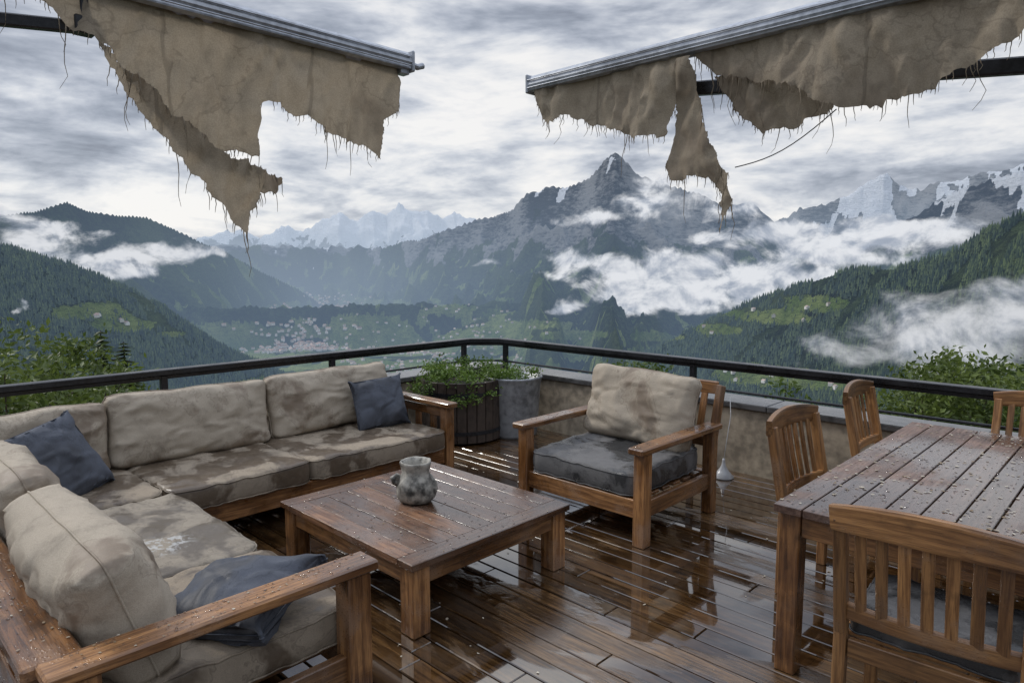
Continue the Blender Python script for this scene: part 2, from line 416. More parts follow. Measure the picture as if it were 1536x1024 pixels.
azs = np.concatenate([np.linspace(-43, 43, 1000), np.arange(49, 317, 6.0)])
rs = np.concatenate([np.geomspace(4, 900, 50)[:-1], np.geomspace(900, 27000, 640)])
AZ, RR = np.meshgrid(azs, rs); AZw = np.where(AZ > 180, AZ-360, AZ)
Z, LY, MD, RD = terr(AZw, RR)
a = np.radians(AZ)
X = O[0]+RR*(FW[0]*np.cos(a)+RT[0]*np.sin(a)); Y = O[1]+RR*(FW[1]*np.cos(a)+RT[1]*np.sin(a))
nr, na = X.shape
idx = np.arange(nr*na).reshape(nr, na)
A = idx[:-1, :]; B = idx[1:, :]
A2 = np.roll(A, -1, 1); B2 = np.roll(B, -1, 1)
F = np.stack([A, A2, B2, B], -1).reshape(-1, 4)
lxn = RR*np.sin(a)/900; lyn = RR*np.cos(a)/900
nz = fbm(lxn*2.3, lyn*2.3, 6, .6)
def ss(x, a_, b_): t = np.clip((x-a_)/(b_-a_), 0, 1); return t*t*(3-2*t)
rock = np.zeros_like(Z); snow = np.zeros_like(Z)
gul = (.5-RD)
l4 = LY == 3; rock = np.where(l4, ss(Z+nz*900+(RD-.4)*500, 120, 480), rock); snow = np.where(l4, ss(Z*.6+nz*1300+gul*900, 900, 1040)*.8, snow)
l5 = LY == 4; rock = np.where(l5, ss(Z+nz*700, 250, 600), rock); snow = np.where(l5, ss(Z+nz*1100+(RD-.5)*500, 380, 720), snow)
l6 = LY == 5; rock = np.where(l6, ss(Z+nz*600, 100, 450), rock); snow = np.where(l6, ss(Z*.8+nz*1700+gul*1300, 760, 900)*.95, snow)
l7 = LY == 6; rock = np.where(l7, ss(Z+nz*500, 20, 220), rock); snow = np.where(l7, ss(Z+nz*1500+gul*700, 580, 680)*.8, snow)
l3 = LY == 2; rock = np.where(l3, ss(Z+nz*500, 330, 560)*.6, rock)
l1 = LY == 0; rock = np.where(l1, ss(nz, .24, .34)*ss(AZw, 27, 33)*.8, rock)
l9 = LY == 8; rock = np.where(l9, ss(Z+nz*500, 150, 350)*.6, rock)
me = bpy.data.meshes.new('mountain_terrain')
nv = nr*na; nf = len(F)
me.vertices.add(nv); me.vertices.foreach_set('co', np.stack([X, Y, Z], -1).astype(np.float32).ravel())
me.loops.add(nf*4); me.loops.foreach_set('vertex_index', F.astype(np.int32).ravel())
me.polygons.add(nf); me.polygons.foreach_set('loop_start', (np.arange(nf)*4).astype(np.int32))
me.polygons.foreach_set('use_smooth', np.ones(nf, dtype=bool))
me.update(calc_edges=True)
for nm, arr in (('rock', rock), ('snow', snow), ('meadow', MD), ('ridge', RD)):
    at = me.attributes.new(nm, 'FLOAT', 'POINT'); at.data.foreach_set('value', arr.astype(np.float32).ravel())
ter = bpy.data.objects.new('mountain_terrain', me); scn.collection.objects.link(ter)
if me.polygons[5000].normal.z < 0:
    me.flip_normals()

def haze(nt, sh, out, Ls=10500.0):  # aerial haze painted into the material: emission blended in with distance
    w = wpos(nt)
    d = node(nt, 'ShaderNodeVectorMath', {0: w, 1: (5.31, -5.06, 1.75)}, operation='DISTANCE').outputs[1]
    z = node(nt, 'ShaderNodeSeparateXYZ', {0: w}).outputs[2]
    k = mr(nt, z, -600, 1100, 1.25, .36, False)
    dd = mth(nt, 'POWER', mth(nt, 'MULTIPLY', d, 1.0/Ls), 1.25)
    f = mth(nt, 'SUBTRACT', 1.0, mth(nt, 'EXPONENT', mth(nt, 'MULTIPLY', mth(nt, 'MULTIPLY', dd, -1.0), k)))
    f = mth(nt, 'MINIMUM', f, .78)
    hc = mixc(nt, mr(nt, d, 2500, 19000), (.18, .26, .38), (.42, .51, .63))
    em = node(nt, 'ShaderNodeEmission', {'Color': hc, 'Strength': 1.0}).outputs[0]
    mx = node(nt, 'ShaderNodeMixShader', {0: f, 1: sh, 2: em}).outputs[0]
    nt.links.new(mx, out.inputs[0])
m, nt, out = newmat('alpine_terrain')
w = wpos(nt)
n1 = tex(nt, w, .004, 6, .62); n2 = tex(nt, w, .03, 4, .68)
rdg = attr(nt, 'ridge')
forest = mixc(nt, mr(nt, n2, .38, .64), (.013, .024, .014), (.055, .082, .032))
forest = mixc(nt, mr(nt, rdg, .35, .85, 0, .65), forest, (.095, .125, .050))  # relief shading painted into the colour: ridges lightened
forest = mixc(nt, mr(nt, rdg, .3, .05, 0, .7), forest, (.007, .012, .011))  # painted shade: gullies darkened
mead = mixc(nt, mr(nt, n1, .36, .64), (.12, .18, .04), (.27, .32, .10))
mead = mixc(nt, mr(nt, n2, .52, .64, 0, .55), mead, (.05, .075, .03))
rk_t = tex(nt, vscale(nt, w, (1, 1, 3)), .009, 6, .74)
rockc = mixc(nt, mr(nt, mth(nt, 'ADD', rk_t, mth(nt, 'MULTIPLY', mth(nt, 'SUBTRACT', rdg, .45), .35)), .38, .66), (.034, .038, .048), (.33, .325, .32))  # rock tone also carries painted relief: lighter ridges, darker gullies
rk = mr(nt, mth(nt, 'ADD', attr(nt, 'rock'), mth(nt, 'MULTIPLY', mth(nt, 'SUBTRACT', n1, .5), 1.6)), .38, .58)
sn = mr(nt, mth(nt, 'ADD', attr(nt, 'snow'), mth(nt, 'MULTIPLY', mth(nt, 'SUBTRACT', rk_t, .5), 1.6)), .45, .56)
mdw = mr(nt, mth(nt, 'ADD', attr(nt, 'meadow'), mth(nt, 'MULTIPLY', mth(nt, 'SUBTRACT', n2, .5), 1.6)), .42, .62)
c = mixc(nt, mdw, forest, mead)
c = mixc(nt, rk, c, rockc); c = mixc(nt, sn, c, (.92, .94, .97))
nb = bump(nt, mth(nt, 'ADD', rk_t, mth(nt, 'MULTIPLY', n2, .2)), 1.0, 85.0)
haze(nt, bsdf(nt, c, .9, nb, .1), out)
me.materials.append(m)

# ------------------------------------------------------------------ forests
def forest_mesh(name, n, azr, rr, layer, hs):
    az = rng.uniform(azr[0], azr[1], n); r = np.sqrt(rng.uniform(rr[0]**2, rr[1]**2, n))
    z, ly, md, rd = terr(az, r)
    lx = r*np.sin(np.radians(az)); ly2 = r*np.cos(np.radians(az))
    tn = (z-EYE)/r
    k = np.isin(ly, layer)&((md < .30)|(rng.uniform(0, 1, n) < .04))&(tn > -.21)&(fbm(lx/150, ly2/150, 4) > -.17)
    az, r, z = az[k], r[k], z[k]; n = len(az)
    a = np.radians(az)
    px = O[0]+r*(FW[0]*np.cos(a)+RT[0]*np.sin(a)); py = O[1]+r*(FW[1]*np.cos(a)+RT[1]*np.sin(a))
    h = rng.uniform(hs[0], hs[1], n)*rng.uniform(.6, 1.15, n); rad = h*rng.uniform(.17, .27, n)
    S = 5
    tiers = [(0.0, .62, 1.0), (.38, 1.0, .62)]
    per = (S+1)*len(tiers)
    V = np.zeros((n, per, 3)); ph = rng.uniform(0, 6.28, n)
    for ti, (b, t, s) in enumerate(tiers):
        for j in range(S):
            an = ph+ti+2*np.pi*j/S
            jr = rng.uniform(.7, 1.25, n)
            V[:, ti*(S+1)+j] = np.stack([px+rad*s*jr*np.cos(an), py+rad*s*jr*np.sin(an), z+h*b-1+rng.uniform(-.5, .5, n)], -1)
        V[:, ti*(S+1)+S] = np.stack([px, py, z+h*t], -1)
    tri = []
    for ti in range(len(tiers)):
        for j in range(S): tri.append((ti*(S+1)+j, ti*(S+1)+(j+1) % S, ti*(S+1)+S))
    tri = np.array(tri)
    Fc = (tri[None]+(np.arange(n)*per)[:, None, None]).reshape(-1, 3)
    me = bpy.data.meshes.new(name); nv = n*per; nf = len(Fc)
    me.vertices.add(nv); me.vertices.foreach_set('co', V.astype(np.float32).ravel())
    me.loops.add(nf*3); me.loops.foreach_set('vertex_index', Fc.astype(np.int32).ravel())
    me.polygons.add(nf); me.polygons.foreach_set('loop_start', (np.arange(nf)*3).astype(np.int32))
    me.update(calc_edges=True)
    patch = fbm(lx[k]/90, ly2[k]/90, 3)*.7
    at = me.attributes.new('rnd', 'FLOAT', 'POINT'); at.data.foreach_set('value', np.repeat(np.clip(rng.uniform(0, 1, n)**1.5+patch, 0, 1), per).astype(np.float32))
    me.materials.append(M_con)
    o = bpy.data.objects.new(name, me); scn.collection.objects.link(o)
M_con, nt, out = newmat('conifer_green')
c = mixc(nt, attr(nt, 'rnd'), (.018, .032, .017), (.10, .13, .04))
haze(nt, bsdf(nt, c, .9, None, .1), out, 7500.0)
forest_mesh('conifer_forest', 120000, (6, 43), (1300, 3700), [0], (11, 21))
forest_mesh('conifer_forest', 75000, (-43, -14), (1700, 3300), [1], (11, 21))

# village houses on the valley floor
mb = MB()
def houses(n, azf, rf, wr, hr, cond):
    az = np.array([azf() for _ in range(n)]); r = np.array([rf() for _ in range(n)])
    z, ly, md, rd = terr(az, r)
    for i in range(n):
        if not cond(z[i], ly[i], md[i]): continue
        w = random.uniform(*wr); l = w*random.uniform(1.1, 1.8); h = random.uniform(*hr)
        p = P(az[i], r[i], z[i]); R = Matrix.Rotation(random.uniform(0, 3.14), 3, 'Z')
        b = [(-w/2, -l/2, -2), (w/2, -l/2, -2), (w/2, l/2, -2), (-w/2, l/2, -2), (-w/2, -l/2, h), (w/2, -l/2, h), (w/2, l/2, h), (-w/2, l/2, h), (0, -l/2, h+w*.35), (0, l/2, h+w*.35)]
        vs = [R@Vector(q)+p for q in b]
        mb.add(vs, [(0, 1, 5, 8, 4), (2, 3, 7, 9, 6), (1, 2, 6, 5), (3, 0, 4, 7)], None, None, 0)
        e = Vector((0, 0, .25))
        mb.add([vs[4]+e, vs[5]+e, vs[6]+e, vs[7]+e, vs[8]+e, vs[9]+e], [(0, 4, 5, 3), (1, 2, 5, 4)], None, None, 1)
G = random.gauss; U = random.uniform
houses(1700, lambda: G(-17.5, 2.2), lambda: U(5400, 9000), (13, 24), (10, 18), lambda z, l, m: z < -450)
houses(700, lambda: G(-14.8, 1.4), lambda: U(8500, 12500), (16, 28), (10, 18), lambda z, l, m: z < -390)
houses(800, lambda: G(-6, 5), lambda: U(3400, 6500), (10, 17), (7, 12), lambda z, l, m: z < -330 and m > .4)
houses(260, lambda: U(13, 27), lambda: U(1700, 3000), (9, 13), (5, 8), lambda z, l, m: l == 0 and m > .7 and random.random() < .5)
houses(60, lambda: U(-33, -28), lambda: U(1900, 2800), (9, 13), (5, 8), lambda z, l, m: l == 1 and m > .7)
M_wall, nt, out = newmat('village_render')
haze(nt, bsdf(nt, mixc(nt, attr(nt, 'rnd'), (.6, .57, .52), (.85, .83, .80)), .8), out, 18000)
M_roof, nt, out = newmat('village_roof')
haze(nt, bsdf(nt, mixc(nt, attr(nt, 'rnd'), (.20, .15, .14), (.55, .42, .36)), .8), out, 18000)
mb.obj('village', [M_wall, M_roof])

# ------------------------------------------------------------------ low cloud banks
def mist(name, R, blobs, seed, stretch=1.0, lo=.42, hi=.78, bright=1.0, nsc=26.0):
    a0 = min(b[0]-b[2]*3.0 for b in blobs); a1 = max(b[0]+b[2]*3.0 for b in blobs)
    t0 = min(b[1]-b[3]*3.0 for b in blobs); t1 = max(b[1]+b[3]*3.0 for b in blobs)
    na, ntn = 150, 70
    A, Tn = np.meshgrid(np.linspace(a0, a1, na), np.linspace(t0, t1, ntn))
    env = np.zeros_like(A)
    wob = fbm(np.radians(A)*18+seed, Tn*26, 4)
    for b in blobs:
        e = np.exp(-(((A-b[0]+wob*2.4)/b[2])**2+((Tn-b[1]+wob*.024)/b[3])**2)*.8)*b[4]
        env = 1-(1-env)*(1-np.clip(e, 0, .98))
    edge = np.minimum(np.minimum(A-a0, a1-A)/(a1-a0), np.minimum(Tn-t0, t1-Tn)/(t1-t0))
    env *= np.clip(edge*12, 0, 1)
    rr = R*(1+.04*fbm(np.radians(A)*9+seed, Tn*14, 3))
    a = np.radians(A)
    V = np.stack([O[0]+rr*(FW[0]*np.cos(a)+RT[0]*np.sin(a)), O[1]+rr*(FW[1]*np.cos(a)+RT[1]*np.sin(a)), EYE+rr*Tn], -1).reshape(-1, 3)
    idx = np.arange(na*ntn).reshape(ntn, na)
    F = np.stack([idx[:-1, :-1], idx[:-1, 1:], idx[1:, 1:], idx[1:, :-1]], -1).reshape(-1, 4)
    ev = env.ravel(); keep = (ev[F].max(1) > .015); F = F[keep]
    me = bpy.data.meshes.new(name); me.from_pydata(V.tolist(), [], F.tolist())
    at = me.attributes.new('env', 'FLOAT', 'POINT'); at.data.foreach_set('value', env.astype(np.float32).ravel())
    q = np.stack([np.radians(A)*stretch, Tn, np.full_like(A, seed)], -1).astype(np.float32)
    at = me.attributes.new('sky', 'FLOAT_VECTOR', 'POINT'); at.data.foreach_set('vector', q.ravel())
    me.polygons.foreach_set('use_smooth', np.ones(len(F), dtype=bool))
    m, nt, out = newmat(name+'_vapour')
    v = attr(nt, 'sky', 1); e = attr(nt, 'env')
    n = tex(nt, v, nsc, 8, .62, .35); nb = tex(nt, vscale(nt, v, (1, 1, 1), (0.002, .010, 0)), nsc, 4, .58, .35)
    dens = mth(nt, 'ADD', e, mth(nt, 'MULTIPLY', mth(nt, 'SUBTRACT', n, .5), 1.9))
    dens = mth(nt, 'MULTIPLY', dens, mr(nt, e, .02, .2))
    al = mth(nt, 'MULTIPLY', mr(nt, dens, lo, hi), .95)
    sh = mr(nt, mth(nt, 'ADD', mth(nt, 'SUBTRACT', n, nb), mth(nt, 'MULTIPLY', dens, .08)), -.10, .17)
    c = mixc(nt, sh, tuple(bright*x for x in (.37, .42, .51)), tuple(bright*x for x in (.79, .81, .85)))  # lit and shaded sides of the puffs painted from the noise offset
    em = node(nt, 'ShaderNodeEmission', {'Color': c}).outputs[0]  # sheet glows by itself in place of skylight on the cloud
    tr = node(nt, 'ShaderNodeBsdfTransparent').outputs[0]
    nt.links.new(node(nt, 'ShaderNodeMixShader', {0: al, 1: tr, 2: em}).outputs[0], out.inputs[0])
    me.materials.append(m)
    o = bpy.data.objects.new(name, me); scn.collection.objects.link(o)
mist('cloud_bank', 4300, [(5.1, .014, 3.0, .014, .95), (10, -.010, 4.5, .024, 1), (15.3, -.020, 5, .030, 1), (20.9, -.016, 4.5, .026, 1), (9, -.050, 2.8, .014, .8), (12.8, -.048, 4, .021, 1), (4.2, -.062, 1.6, .011, .75), (18, -.040, 4, .018, 1), (-2.5, .003, 2.4, .006, .65), (24, -.022, 3, .016, .9), (2.5, -.012, 2.2, .008, .6)], 3.1, .75, .40, .84, 1.0, 20)
mist('cloud_bank', 5000, [(20.5, .045, 3.6, .014, 1), (27.2, .040, 4.6, .018, 1), (24.1, .020, 3.4, .016, .9), (31, .045, 4.2, .013, .85), (28, .008, 3, .012, .8), (16.5, .040, 2, .010, .8)], 7.7, .75, .40, .84, 1.0, 20)
mist('cloud_bank', 1150, [(29.7, -.085, 4.2, .032, 1), (26.7, -.112, 3, .020, .95), (33, -.058, 3.5, .026, .9), (24.9, -.102, 2.2, .014, .8), (36, -.035, 3, .022, .75), (34, -.105, 4, .03, .7), (39, -.06, 3, .03, .7)], 12.3, .8, .36, 1.05, .86, 14)
mist('cloud_bank', 4500, [(-34.4, .042, 2.8, .018, .95), (-31.4, .006, 3.8, .015, 1), (-27.5, .021, 3.4, .014, 1), (-29.3, -.013, 2.0, .011, .9), (-23.5, .018, 1.3, .006, .85), (-36, .02, 2.2, .014, .8), (-37, .06, 2, .009, .7), (-30, .045, 2, .008, .7)], 20.2, .8, .42, .90, .95, 22)
mist('cloud_bank', 5300, [(10.8, .090, 3.8, .016, .9), (6.8, .070, 3, .011, .85), (12.3, .120, 2.4, .013, .9), (17, .076, 3.4, .013, .9), (3.4, .06, 2.2, .008, .7), (14.5, .097, 2.8, .013, .75)], 31.9, .8, .44, .95, 1.0, 24)
mist('cloud_bank', 1800, [(-35.5, -.045, 1.2, .007, .6)], 41.0)

# ------------------------------------------------------------------ deck, parapet, railing
mb = MB(); y = .39; wdt = .118; gap = .008
while y > -9.5:
    x0 = -.39
    while x0 < 9.5:
        L = random.uniform(2.2, 4.2)
        x1 = min(x0+L, 9.5)
        mb.box(((x0+x1)/2, y-wdt/2, -.014+random.uniform(-.001, .001)), (x1-x0-.004, wdt, .028), None, .004)
        x0 = x1
    y -= wdt+gap
mb.obj('wooden_deck', M_deck)
mb = MB(); mb.box((4.5, -4.5, -.16), (9.9, 10.1, .2), None, .01)
mb.obj('deck_substructure', simple('wet_concrete', (.02, .02, .02), .15, 10, .4))

par = empty('parapet_wall')
mb = MB()
mb.box((-.56, -4.8, -1.2), (.30, 10.6, 3.5), None, .01)
mb.box((4.6, .56, -1.2), (10.0, .30, 3.5), None, .01)
mb.obj('wall', M_plaster, par)
mb = MB()
for i in range(7):
    mb.box((-.56, -.0-1.5*i-.35, .578), (.37, 1.494, .05), None, .008)
    mb.box((.35+1.5*i+.37, .56, .578), (1.494, .37, .05), None, .008)
mb.box((-.56, .56, .578), (.37, .33, .05), None, .008)
mb.obj('coping', M_cap, par)

rail = empty('balcony_railing')
mb = MB(); ZR = .95
A1 = (-.35, .08, ZR-.022); B1 = (-.08, .35, ZR-.022)
mb.sweep([(-.35, -9.4, ZR-.022), (-.35, -4, ZR-.022), A1, B1, (4, .35, ZR-.022), (9.4, .35, ZR-.022)], .095, .045)
mb.sweep([(-.35, -9.4, ZR-.062), (-.35, -4, ZR-.062), (-.35, .08, ZR-.062), (-.08, .35, ZR-.062), (4, .35, ZR-.062), (9.4, .35, ZR-.062)], .04, .03)
mb.tube([(-.35, -9.4, .70), (-.35, .08, .70), (-.08, .35, .70), (9.4, .35, .70)], .011, 8)
for yy in (.02, -1.65, -3.15, -4.65, -6.2, -7.7):
    mb.box((-.35, yy, .45), (.05, .05, .90), None, .004); mb.box((-.35, yy, .06), (.055, .10, .10), None, .004)
for xx in (-.02, 2.31, 4.75, 7.1):
    mb.box((xx, .35, .45), (.05, .05, .90), None, .004)
mb.obj('rails_and_posts', M_dark, rail)

# ------------------------------------------------------------------ corner sofa
sofa = empty('corner_sofa')
mb = MB()
def post(x, y, z0, z1, w=.085, d=None): mb.box((x, y, (z0+z1)/2), (w, d or w, z1-z0), None, .006)
mb.box((1.07, -2.52, .205), (.045, 2.05, .13), None, .005)
mb.box((.14, -3.0, .205), (.045, 3.1, .13), None, .005)
mb.box((2.12, -3.66, .205), (1.93, .045, .13), None, .005)
mb.box((1.65, -4.60, .205), (2.9, .045, .13), None, .005)
for i in range(14): mb.box((.60, -1.55-.155*i, .245), (.88, .10, .022), None, .003)
for i in range(13): mb.box((1.18+.148*i, -4.13, .245), (.10, .86, .022), None, .003)
for i in range(6): mb.box((.60, -3.75-.15*i, .245), (.88, .10, .022), None, .003)
post(1.04, -1.42, 0, .59); post(.14, -1.42, 0, .59)
mb.box((.585, -1.42, .612), (1.06, .11, .04), None, .006)
mb.box((.585, -1.42, .205), (.82, .04, .13), None, .004); mb.box((.585, -1.42, .54), (.82, .03, .07), None, .004)
for i in range(4): mb.box((.26+.2*i, -1.42, .39), (.07, .022, .24), None, .003)
mb.box((.11, -3.05, .66), (.05, 3.25, .10), None, .006)
for i in range(22): mb.box((.12, -1.6-.14*i, .44), (.022, .07, .35), None, .003)
post(.11, -4.62, 0, .70); post(.11, -3.1, 0, .62, .06)
post(3.125, -3.68, 0, .588, .10); post(3.125, -4.60, 0, .588, .10)
mb.box((3.125, -4.145, .61), (.125, 1.09, .042), None, .008)
mb.box((3.125, -4.14, .205), (.04, .83, .13), None, .004)
mb.box((1.62, -4.645, .60), (2.9, .16, .045), None, .008)
mb.box((1.62, -4.69, .43), (2.9, .03, .10), None, .005)
for i in range(18): mb.box((.30+.158*i, -4.685, .40), (.07, .022, .34), None, .003)
post(1.1, -3.66, 0, .27); post(2.1, -3.66, 0, .14, .07); post(1.06, -2.5, 0, .14, .07)
mb.obj('frame', M_teak, sofa)
S = 'seat'
cushion('seat_cushion', (.68, -2.10, .345), (.92, 1.22, .165), (0, 0, 0), M_seat, sofa, S, 1, .12)
cushion('seat_cushion', (.68, -3.19, .345), (.92, .93, .165), (0, 0, 0), M_seat, sofa, S, 2, .12)
cushion('seat_cushion', (.64, -4.13, .345), (.94, .92, .165), (0, 0, 0), M_seat, sofa, S, 3, .1)
cushion('seat_cushion', (1.70, -4.10, .345), (1.13, .95, .165), (0, 0, 0), M_seatw, sofa, S, 4, .1)
cushion('seat_cushion', (2.66, -4.10, .345), (.78, .95, .165), (0, 0, 0), M_seat, sofa, S, 5, .1)
D = math.radians
def backc(x, y, zc, w, h, t, face, lean, seed, mat=M_cush, par=sofa, nm='back_cushion', roll=0):
    R = Euler((D(90-lean), D(0), 0)).to_matrix()
    Rz = Matrix.Rotation(D(face), 3, 'Z')
    Rr = Matrix.Rotation(D(roll), 3, 'Z')
    return cushion(nm, (x, y, zc), (w, h, t), (Rz@R@Rr).to_euler(), mat, par, 'back' if nm == 'back_cushion' else 'pillow', seed)
backc(.30, -2.06, .655, 1.13, .48, .24, 90, 14, 6, roll=1)
backc(.30, -3.19, .645, 1.10, .48, .25, 90, 14, 7, roll=-1)
backc(.30, -4.16, .63, .84, .46, .24, 90, 14, 8)
backc(1.42, -4.42, .63, .90, .46, .27, 180, 16, 9)
backc(2.52, -4.42, .625, 1.02, .44, .32, 180, 18, 10)
backc(.60, -1.78, .62, .46, .44, .17, 72, 20, 11, M_pillow, None, 'throw_pillow', 4)
backc(.72, -4.12, .62, .54, .52, .18, 125, 30, 12, M_pillow, None, 'throw_pillow', 8)
o = cushion('throw_pillow', (2.82, -4.0, .50), (.54, .46, .17), (D(12), D(-8), D(28)), M_pillow, None, 'pillow', 13)

# ------------------------------------------------------------------ armchair
arm = empty('wooden_armchair')
mb = MB()
x0, x1, y0, y1 = 2.03, 3.02, -1.52, -.66
for xx in (x0, x1):
    post(xx, y0, 0, .60, .085); post(xx, y1, 0, .60, .08)
    mb.box((xx, (y0+y1)/2-.01, .622), (.115, y1-y0+.16, .042), None, .008)
    mb.box((xx, (y0+y1)/2, .235), (.04, y1-y0-.08, .11), None, .005)
    mb.beam((xx, y1+.03, .5), (xx, y1+.14, .90), .045, .07, .005)
mb.box(((x0+x1)/2, y0, .235), (x1-x0-.085, .045, .12), None, .005)
mb.box(((x0+x1)/2, y1, .235), (x1-x0-.08, .045, .12), None, .005)
mb.box(((x0+x1)/2, y1+.137, .88), (x1-x0-.045, .035, .09), None, .005)
mb.box(((x0+x1)/2, y1+.04, .5), (x1-x0-.045, .03, .07), None, .005)
for i in range(8): mb.beam((x0+.12+.107*i, y1+.045, .5), (x0+.12+.107*i, y1+.135, .86), .05, .018, .003)
for i in range(6): mb.box(((x0+x1)/2, y0+.09+.135*i, .285), (x1-x0-.09, .09, .02), None, .003)
mb.obj('frame', M_teak, arm)
cushion('seat_cushion', (2.525, -1.12, .385), (.88, .84, .17), (D(1.5), 0, 0), M_grey, arm, 'seat', 21, .12)
backc(2.52, -.80, .72, .88, .53, .25, 0, 16, 22, M_cush, arm, roll=-2)

# ------------------------------------------------------------------ coffee table
ct = empty('coffee_table')
mb = MB()
X0, X1, Y0, Y1, ZT = 1.62, 2.88, -3.21, -2.06, .38
fw = .115
mb.box((X0+fw/2, (Y0+Y1)/2, ZT-.018), (fw, Y1-Y0, .036), None, .004)
mb.box((X1-fw/2, (Y0+Y1)/2, ZT-.018), (fw, Y1-Y0, .036), None, .004)
mb.box(((X0+X1)/2, Y0+fw/2, ZT-.018), (X1-X0-2*fw-.004, fw, .036), None, .002)
mb.box(((X0+X1)/2, Y1-fw/2, ZT-.018), (X1-X0-2*fw-.004, fw, .036), None, .002)
nb_ = 7; bw = (Y1-Y0-2*fw)/nb_
for i in range(nb_):
    mb.box(((X0+X1)/2, Y0+fw+bw*(i+.5), ZT-.019), (X1-X0-2*fw-.006, bw-.006, .034), None, .0012)
mb.obj('top', M_table, ct)
mb = MB()
for xx in (X0+.07, X1-.07):
    for yy in (Y0+.07, Y1-.07): mb.box((xx, yy, .171), (.105, .105, .342), None, .006)
for yy in (Y0+.045, Y1-.045): mb.box(((X0+X1)/2, yy, .295), (X1-X0-.25, .03, .092), None, .004)
for xx in (X0+.045, X1-.045): mb.box((xx, (Y0+Y1)/2, .295), (.03, Y1-Y0-.25, .092), None, .004)
mb.obj('legs_and_apron', M_teak, ct)

mb = MB(); jc = (2.20, -2.65, ZT+.001)
prof = [(.070, 0), (.092, .008), (.108, .035), (.116, .075), (.113, .11), (.100, .140), (.084, .162), (.076, .178), (.078, .200), (.086, .226), (.090, .238), (.086, .244), (.078, .240), (.068, .22), (.060, .18), (.055, .16), (.01, .155)]
lathe(mb, prof, jc, 48, 0, .14)
mb.tube([Vector(jc)+Vector(q) for q in ((-.058, -.064, .140), (-.080, -.086, .150), (-.092, -.097, .140), (-.088, -.092, .118), (-.07, -.075, .105))], [.018, .021, .022, .021, .02], 10)
M_jug = simple('weathered_stoneware', (.22, .208, .18), .65, 22, .9, 0, 1.0)
mb.obj('ceramic_jug', M_jug, None, True)

# ------------------------------------------------------------------ dining table + chairs
dt = empty('dining_table')
mb = MB(); DX0, DX1, DY0, DY1, DZ = 4.15, 5.25, -2.26, -.12, .75
nb_ = 9; bw = (DX1-DX0)/nb_
for i in range(nb_): mb.box((DX0+bw*(i+.5), (DY0+DY1)/2, DZ-.017), (bw-.007, DY1-DY0, .034), None, .0025)
mb.obj('top', M_dine, dt)
mb = MB()
for xx in (DX0+.065, DX1-.065):
    for yy in (DY0+.07, DY1-.07): mb.box((xx, yy, .357), (.085, .085, .714), None, .005)
for xx in (DX0+.05, DX1-.05): mb.box((xx, (DY0+DY1)/2, .665), (.028, DY1-DY0-.23, .095), None, .004)
for yy in (DY0+.05, DY1-.05): mb.box(((DX0+DX1)/2, yy, .665), (DX1-DX0-.22, .028, .095), None, .004)
mb.obj('legs_and_apron', M_teak, dt)

def chair(cx, cy, rot):
    e = empty('dining_chair', (cx, cy, 0), D(rot))
    mb = MB(); w = .27
    for s in (-1, 1):
        mb.beam((s*w, -.25, 0), (s*w, -.25, .46), .042, .05, .005)
        mb.beam((s*w, -.25, .455), (s*w, -.335, .90), .042, .05, .005)
        mb.beam((s*w, .24, 0), (s*w, .24, .43), .045, .045, .005)
        mb.box((s*w, -.005, .40), (.026, .44, .07), None, .003)
    mb.box((0, .24, .40), (2*w-.05, .026, .07), None, .003); mb.box((0, -.25, .40), (2*w-.05, .026, .07), None, .003)
    N_ = 12
    pts = []
    for i in range(N_+1):
        t = -1+2*i/N_
        pts.append((t*(w+.028), -.338-.035*(1-t*t), .895+.022*(1-t*t)))
    mb.sweep(pts, .032, [.085+.022*(1-(-1+2*i/N_)**2) for i in range(N_+1)])
    pts = [(t*(w-.02), -.268-.030*(1-t*t), .545) for t in [-1+2*i/8 for i in range(9)]]
    mb.sweep(pts, .026, .055)
    for i in range(7):
        t = (-1+2*(i+1)/8); x = t*w
        mb.sweep([(x, -.272-.030*(1-t*t), .56), (x, -.300-.034*(1-t*t), .70), (x, -.333-.035*(1-t*t), .875)], .036, .014, 0, Vector((0, 1, 0)))
    for i in range(6): mb.box((0, -.19+.083*i, .442), (2*w+.02, .072, .018), None, .003)
    mb.obj('frame', M_chair, e)
    cushion('seat_pad', (0, .0, .475), (.50, .46, .05), (0, 0, 0), M_grey, e, 'seat', cx*3+cy)
chair(4.80, -2.30, 3); chair(4.17, -1.27, -92); chair(4.15, -.08, -88); chair(4.82, -.06, 180)

# ------------------------------------------------------------------ planters
def leaf_cloud(mb, centers, per, spread, size, mi=0, up=.3):
    for c in centers:
        rv = random.random()
        for i in range(per):
            p = Vector(c[:3])+Vector((random.gauss(0, spread), random.gauss(0, spread), random.gauss(0, spread*.7)))
            n = Vector((random.gauss(0, 1), random.gauss(0, 1), random.gauss(up, 1))).normalized()
            a = n.orthogonal().normalized(); b = n.cross(a)
            an = random.uniform(0, 6.28); u = a*math.cos(an)+b*math.sin(an); v = n.cross(u)
            s = size*random.uniform(.6, 1.4)
            mb.add([p-u*s, p+v*s*.45+n*s*.1, p+u*s, p-v*s*.45+n*s*.1], [(0, 1, 2, 3)], None, min(1, max(0, rv*.6+random.random()*.4)), mi)
def leafmat(name, a, b):
    m, nt, out = newmat(name)
    c = mixc(nt, attr(nt, 'rnd'), a, b)
    s1 = bsdf(nt, c, .45, None, .4)
    s2 = node(nt, 'ShaderNodeBsdfTranslucent', {'Color': c}).outputs[0]
    nt.links.new(node(nt, 'ShaderNodeMixShader', {0: .35, 1: s1, 2: s2}).outputs[0], out.inputs[0])
    return m
M_leaf = leafmat('leaf_green', (.03, .06, .012), (.15, .21, .045))
